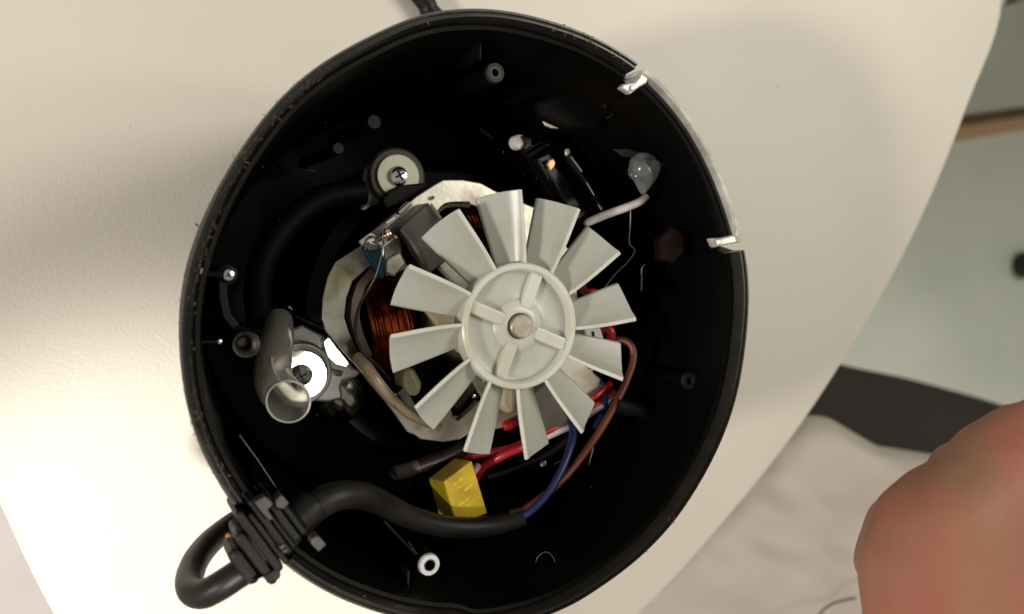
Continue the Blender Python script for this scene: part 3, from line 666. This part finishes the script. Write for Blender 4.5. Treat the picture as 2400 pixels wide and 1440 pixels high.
prism('black_hood', [(1262, 238), (1330, 208), (1385, 212), (1428, 246), (1440, 262), (1400, 300), (1330, 302), (1270, 275)], 68, 4, mat('hood_black', (.0025, .0025, .002), .55, spec=.12), SW, bevel=1.2)
lathe('hood_pin', [(.5, -1), (.5, 0), (.02, .3)], P(1420, 248, 72), M['post_grey'], SW, sides=12, cap=False)
prism('rail_end', [(1423, 276), (1436, 266), (1438, 270), (1426, 279)], 72, .8, M['post_grey'], SW, bevel=.1)
# hot glue, drawn threads
bl = blob('glue_blob', P(1508, 398, 74), (4.3, 4.6, 3.2), M['glue'], None, 2, .16, sub=4)
me = bl.data
c = P(1508, 398, 74) * MM
for v in me.vertices:
    d = v.co - c; s = max(0, (d.x * .97 + d.y * .25)) / .0043
    if s > .6: v.co += Vector((.97, .2, 0)) * (s - .6) ** 2 * .0075
    s2 = max(0, -d.y) / .0046
    if s2 > .5: v.co += Vector((.05, -1, 0)) * (s2 - .5) ** 1.6 * .005; v.co.x = c.x + .0006 + (v.co.x - c.x - .0006) * (1 - .45 * (s2 - .5))
tube('glue_wisp', [P(1550, 382, 74), P(1566, 378, 74.5), P(1580, 379, 75)], [.9, .35, .1], M['glue'], bl, sides=10)
prism('glue_smear', [(1440, 350), (1470, 348), (1500, 356), (1496, 372), (1462, 366)], 70, 1.2, mat('glue_dark', (.03, .032, .028), .4), bl, bevel=.4)
tag(bl, 'cloudy bluish blob of hot glue at the upper right inside the housing', 'glue blob')
gpath('glue_thread', [(1478, 488, 70), (1477, 530, 69), (1475, 570, 68), (1486, 583, 68), (1486, 594, 68), (1470, 616, 66), (1440, 645, 63), (1412, 682, 60)], .13, M['thread'], 'long fine glue thread hanging from the short white wire', 'thread', sides=6)
gpath('glue_thread', [(1512, 621, 64), (1504, 630, 65), (1504, 655, 65), (1503, 682, 65)], .14, M['thread'], 'short straight glue thread standing right of the fan', 'thread', sides=6)
gpath('plastic_curl', [(1256, 1318, 74), (1262, 1304, 74.5), (1280, 1294, 75), (1296, 1306, 75), (1300, 1322, 75), (1290, 1338, 74.5), (1278, 1336, 74)], .12, mat('curl', (.09, .08, .06), .4), 'fine curl of plastic swarf in the lower right of the housing', 'swarf', sides=6)
gpath('fine_hair', [(1400, 1010, 60), (1388, 1060, 60), (1380, 1090, 60)], .12, M['thread'], 'fine grey hair right of the brown wire', 'hair', sides=6)
prism('amber_block', [(1545, 560), (1575, 530), (1603, 548), (1606, 590), (1580, 618), (1548, 610)], 77, 3, mat('amber_dark', (.011, .002, .001), .6, spec=.08, noise_s=150, col2=(.003, .002, .0015)), None, bevel=.5)
tag(bpy.data.objects['amber_block'], 'barely lit dark red block on the right wall inside the housing', 'block')

# ---------------------------------------------------------------- power cord
PC = thing('power_cord', 'thick black power cord looping in through a strain relief at the lower left', 'power cord', P(600, 1260, 80))
tube('inner_cable', [P(700, 1222, 83), P(738, 1188, 83), P(790, 1163, 82), P(850, 1163, 79), P(905, 1185, 75), P(960, 1212, 72), P(1030, 1232, 70), P(1100, 1237, 69), P(1165, 1230, 69), P(1226, 1211, 70)], [3.6, 3.5, 3.3, 3.2, 3.0, 2.9, 2.8, 2.7, 2.6, 2.5], M['cable'], PC, sides=24)
tube('outer_cable', [P(600, 1320, 85), P(555, 1348, 85), P(515, 1374, 84), P(478, 1392, 81), P(452, 1386, 76), P(444, 1358, 68), P(458, 1316, 58), P(486, 1278, 48), P(525, 1244, 38), P(575, 1212, 28), (-36, -60, 14), (-20, -84, 4), (30, -92, 3.6), (90, -60, 3.6), (100, -10, 3.6), (80, 40, 3.6), P(1055, 75, 3.6), P(998, 8, 3.6), P(952, -55, 3.6), P(900, -150, 3.6)], [3.1] * 20, M['cable'], PC, sides=24)
tube('brown_wire', [P(1216, 1204, 70), P(1262, 1172, 70), P(1310, 1132, 70), P(1352, 1086, 69), P(1400, 1020, 68), P(1440, 952, 67), P(1470, 890, 66), P(1485, 840, 65), P(1478, 808, 64), P(1455, 797, 62), P(1430, 800, 60)], 1.05, M['brown'], PC, sides=14)
tube('blue_wire', [P(1222, 1213, 71), P(1252, 1192, 72), P(1285, 1155, 72), P(1312, 1110, 71), P(1332, 1062, 69), P(1343, 1022, 66), P(1338, 985, 62), P(1320, 950, 56)], 1.1, M['blue'], PC, sides=14)
for k, (dx, dy, r_) in enumerate(((-6, -9, .9), (2, 2, 1.0), (-2, 10, .8), (-4, -2, .7))):
    tube('filler_strand', [P(1200 + dx, 1212 + dy, 70.2), P(1224 + dx, 1206 + dy * 1.2, 70.6), P(1233 + dx * 1.6 + 2 * k, 1202 + dy * 1.3, 70.8)], [r_, r_, r_ * .5], M['black_matte'], PC, sides=8)
O = Vector((610, 1262)); axv = Vector((.8, -.6)); bxv = Vector((.6, .8))
def gl(s, t): q = O + axv * s + bxv * t; return (q.x, q.y)
def gbox(name, s0, s1, t0, t1, z, depth, m='black_matte', bevel=.6):
    return prism(name, [gl(s0, t0), gl(s1, t0), gl(s1, t1), gl(s0, t1)], z, depth, M[m], PC, bevel=bevel)
gbox('gland_collar', -90, -52, -14, 84, 90, 11, bevel=2.4)
gbox('gland_collar', -50, -22, -38, 110, 91, 12, bevel=1.3)
gbox('gland_neck', -56, 88, -30, 76, 90.3, 12, bevel=2.5)
gbox('gland_plate', -19, 5, -80, 94, 91.8, 14, bevel=1.1)
gbox('gland_plate', 7, 22, -60, 88, 91.2, 13, bevel=.75)
gbox('gland_plate', 25, 43, -84, 74, 92, 14, bevel=.9)
gbox('gland_ring', 46, 56, -44, 68, 91, 12, bevel=.5)
gbox('gland_ring', 59, 79, -68, 62, 91.8, 13, bevel=1.3)
gbox('gland_ring', 82, 97, -24, 58, 91, 11, bevel=1.2)
prism('gland_wedge', [(592, 1362), (638, 1340), (657, 1328), (658, 1354), (645, 1367), (630, 1352)], 91.5, 9, M['black_matte'], PC, bevel=.6)
# conical sleeve round the cable
tube('gland_sleeve', [P(*gl(90, 14), 84), P(*gl(120, 14), 84), P(*gl(150, 10), 83.5)], [4.3, 4.2, 3.7], M['black_matte'], PC, sides=28)
tabm = mat('tab_grey', (.028, .027, .025), .5, noise_s=260, col2=(.045, .042, .04))
prism('square_tab', [(731, 1262), (746, 1256), (766, 1278), (748, 1295), (729, 1276)], 93, 4, tabm, PC, bevel=.35)
prism('square_tab', [(645, 1172), (660, 1160), (679, 1181), (666, 1196), (648, 1190)], 93, 4, tabm, PC, bevel=.35)
prism('hooked_tab', [(596, 1178), (620, 1164), (641, 1182), (628, 1196), (640, 1216), (633, 1222), (612, 1200)], 94, 3, tabm, PC, bevel=.25)
prism('gland_notch', [gl(22, 44), gl(36, 44), gl(36, 52), gl(22, 52)], 93, 1.5, tabm, PC, bevel=.2)
prism('gland_notch', [gl(22, 56), gl(36, 56), gl(36, 62), gl(22, 62)], 93, 1.5, tabm, PC, bevel=.2)
prism('gland_foot', [(548, 1246), (560, 1240), (566, 1268), (556, 1276)], 88, 4, tabm, PC, bevel=.3)
blob('rust_spot', P(534, 1260, 47), (.7, 1.2, .4), mat('rust', (.30, .09, .02), .7), PC, 8)

# crumbs of grime clinging to the rim and dust on the table
parts = []
def crumb(c, L, r_):
    d = Vector((random.uniform(-1, 1), random.uniform(-1, 1), random.uniform(-.3, .3))).normalized() * L
    e = Vector((random.uniform(-1, 1), random.uniform(-1, 1), 0)) * L * .4
    return tube_data(spline([c - d, c + e, c + d], 3), [r_ * .5, r_, r_ * .4], 5)
for i in range(260):
    if random.random() < .75: t = ang(*random.choice([(700, 190), (560, 360), (500, 480), (437, 650), (430, 900), (458, 1020), (500, 1110), (1400, 88), (620, 280), (1560, 1250)])) + random.gauss(0, .1)
    else: t = random.uniform(0, 2 * PI)
    if inarc(t, wn0, wn1) or inarc(t, gl0, gl1): continue
    r_ = rr(t) + random.uniform(-2.6, .35) ; z = random.uniform(88.9, 89.2) if r_ < rr(t) - .2 else random.uniform(84, 88.5)
    parts.append(crumb(Vector((CX + r_ * math.cos(t), CY + r_ * math.sin(t), z)), random.uniform(.12, .55), random.uniform(.05, .13)))
V, Fc = merge(parts); o = obj('rim_grime', V, Fc, M['crumb'], None, smooth=True)
o['kind'] = 'stuff'; o['label'] = 'brown crumbs of grime clinging along the black rim'; o['category'] = 'grime'
for q, L, lab in (((1822, 203), 1.0, 'larger brown speck on the table at the upper right'), ((1847, 447), .5, 'tiny dark speck on the table in the right shadow'), ((245, 683), .3, 'tiny pale brown speck on the table at the left'), ((305, 298), .4, 'faint short fibre on the table at the upper left'), ((460, 528), 1.1, 'brown splinter on the table beside the left rim')):
    V, Fc = crumb(P(*q, .2), L * .6, L * .14); tag(obj('crumb', V, Fc, M['crumb'], None, smooth=True), lab, 'crumb')

parts = []
for i in range(150):
    px = random.uniform(470, 1720); py = random.uniform(60, 1420)
    c = P(px, py, 62); q = math.hypot(c.x - CX, c.y - CY); t = math.atan2(c.y - CY, c.x - CX) % (2 * PI)
    if q > rr(t) - 5.6 or q < 36: continue
    zz = random.uniform(40, 76); c = P(px, py, zz)
    if math.hypot(c.x - CX, c.y - CY) > rr(t) - 6 - 7.8 * (74 - zz) / 64: continue
    parts.append(crumb(c, random.uniform(.05, .4) if random.random() < .85 else random.uniform(.6, 1.6), random.uniform(.02, .05)))
V, Fc = merge(parts); o = obj('dust_fibres', V, Fc, mat('dust', (.16, .15, .13), .6), None, smooth=True)
o['kind'] = 'stuff'; o['label'] = 'fine dust fibres scattered over the black inside of the housing'; o['category'] = 'dust'

# ---------------------------------------------------------------- person: hand, shirt, trouser leg
def cap_pts(a_, b_, ra, rb, n=9):
    return [(a_.lerp(b_, i / n), ra + (rb - ra) * i / n) for i in range(n + 1)]
def solid_union(name, segs, voxel, m, parent=None, smooth_it=70):
    parts = []
    for a_, b_, ra, rb in segs:
        L = (b_ - a_).length; d = (b_ - a_).normalized() if L > 1e-6 else Vector((0, 0, 1))
        path = [a_ - d * ra * math.cos(x) for x in (.15, .5, .9, 1.25)] ; rr_ = [ra * math.sin(x) for x in (.15, .5, .9, 1.25)]
        path += [a_.lerp(b_, i / 6) for i in range(7)]; rr_ += [ra + (rb - ra) * i / 6 for i in range(7)]
        path += [b_ + d * rb * math.cos(x) for x in (1.25, .9, .5, .15)]; rr_ += [rb * math.sin(x) for x in (1.25, .9, .5, .15)]
        parts.append(tube_data(path, rr_, 20))
    V, Fc = merge(parts); o = obj(name + '_raw', V, Fc, m)
    r_ = o.modifiers.new('r', 'REMESH'); r_.mode = 'VOXEL'; r_.voxel_size = voxel * MM
    s = o.modifiers.new('s', 'SMOOTH'); s.factor = .6; s.iterations = smooth_it
    dg = bpy.context.evaluated_depsgraph_get(); me = bpy.data.meshes.new_from_object(o.evaluated_get(dg))
    bpy.data.objects.remove(o); me.name = name
    for p in me.polygons: p.use_smooth = True
    n_ = bpy.data.objects.new(name, me); COL.objects.link(n_)
    if parent: n_.parent = parent; n_.matrix_parent_inverse = Matrix.Translation(-parent.location)
    return n_
zh = 150
def hp(px, py, dz=0): return P(px, py, zh + dz)
A0, M0, B0, C0 = hp(2148, 1328), hp(2176, 1238, 1), hp(2334, 1112, 1), hp(2480, 1022, 0)
wr = hp(2640, 1720, -2)
segs = [(wr, hp(2900, 2200, -6), 20, 25), (A0, hp(2158, 1700, -1), 12.0, 13), (A0, M0, 11.6, 11.6), (M0, B0, 11.4, 11.2), (B0, C0, 11.2, 11.2), (hp(2290, 1300, 2), hp(2330, 1650), 10, 12)]
for i, (k_, rk) in enumerate(((A0, 11.6), (M0, 11.6), (B0, 11.6), (C0, 11.6))):
    segs.append((k_, wr.lerp(k_, .3), rk, 14))
    f1 = k_ + Vector((14, -6, -20)); f2 = f1 + Vector((16, -16, -8)); f3 = f2 + Vector((6, -16, 8))
    segs += [(k_, f1, rk * .9, 7.4), (f1, f2, 7.3, 6.6), (f2, f3, 6.4, 5.6)]
segs += [(hp(2300, 1400, -5), hp(2520, 1560, -4), 14, 16)]
t0 = hp(2330, 1640, -10); t1 = hp(2230, 1560, -20); t2 = hp(2250, 1460, -30)
segs += [(wr.lerp(t0, .5), t0, 13, 11), (t0, t1, 11, 8.5), (t1, t2, 8.5, 7)]
PE = solid_union('person', segs, 1.3, M['skin'])
tag(PE, 'person beside the table with a bare reddish fist, cream shirt and dark trousers', 'person')
# knuckle creases and tendons: gentle relief
NORM = [v.normal.copy() for v in PE.data.vertices]
for v in PE.data.vertices:
    n_ = noise.noise(v.co * 48) * .0022 + noise.noise(v.co * 90) * .0007 + noise.noise(v.co * 160) * .0003; v.co += NORM[v.index] * n_
# shirt: folded cream cloth
NX, NY = 70, 56; V = []
def shirt_z(px, py):
    u = (px - 1880) / 500; v = (py - 980) / 460
    z = -75 + 26 * math.exp(-((v - .55) / .5) ** 2)
    z += 8.0 * math.sin(7.5 * v + 1.5 * u + .7) * (.6 + .4 * math.sin(3 * u)) + 3 * math.sin(15 * v - 5 * u + 3 * noise.noise(Vector((u, v, 0)) * 2)) + .7 * math.sin(26 * v - 14 * u + 4 * noise.noise(Vector((u, v, 3)) * 2.5))
    z += 4 * noise.noise(Vector((u * 2.2, v * 3.2, 4)))
    return z
def hem(px):
    pts = [(1400, 1190), (1800, 1040), (1880, 990), (1900, 979), (1940, 985), (1985, 1012), (2050, 1050), (2180, 1070), (2300, 1082), (2600, 1110)]
    for (x0, y0), (x1, y1) in zip(pts, pts[1:]):
        if x0 <= px <= x1: return y0 + (y1 - y0) * (px - x0) / (x1 - x0)
    return 1100
for j in range(NY + 1):
    for i in range(NX + 1):
        px = 1400 + 1200 * i / NX; h = hem(px); py = h + (1900 - h) * (j / NY) ** 1.3
        z = shirt_z(px, py) - 20 * math.exp(-(j / 1.8) ** 2)
        V.append(P(px, py, z))
Fc = [(j * (NX + 1) + i, j * (NX + 1) + i + 1, (j + 1) * (NX + 1) + i + 1, (j + 1) * (NX + 1) + i) for j in range(NY) for i in range(NX)]
sh_ = obj('shirt', V, Fc, M['cloth'], PE, smooth=True); sh_.matrix_parent_inverse = Matrix()
sm = sh_.modifiers.new('thick', 'SOLIDIFY'); sm.thickness = .0016; sm.offset = -1
tube('loose_thread', [P(1915, 1450, -38), P(1932, 1428, -38), P(1960, 1412, -38), P(2005, 1402, -38)], .55, M['trouser'], PE, sides=6).matrix_parent_inverse = Matrix()
# thigh in dark trousers
ctr = [P(2640, 1240, -230), P(2400, 1120, -225), P(2150, 1045, -220), P(1960, 1005, -215), P(1760, 960, -215)]
V, Fc = tube_data(spline(ctr, 8), [58, 56, 53, 50, 48], 36)
V = [v + Vector((0, 0, 3 * noise.noise(v * .012))) for v in V]
lg = obj('trouser_leg', V, Fc, M['trouser'], PE, smooth=True); lg.matrix_parent_inverse = Matrix()
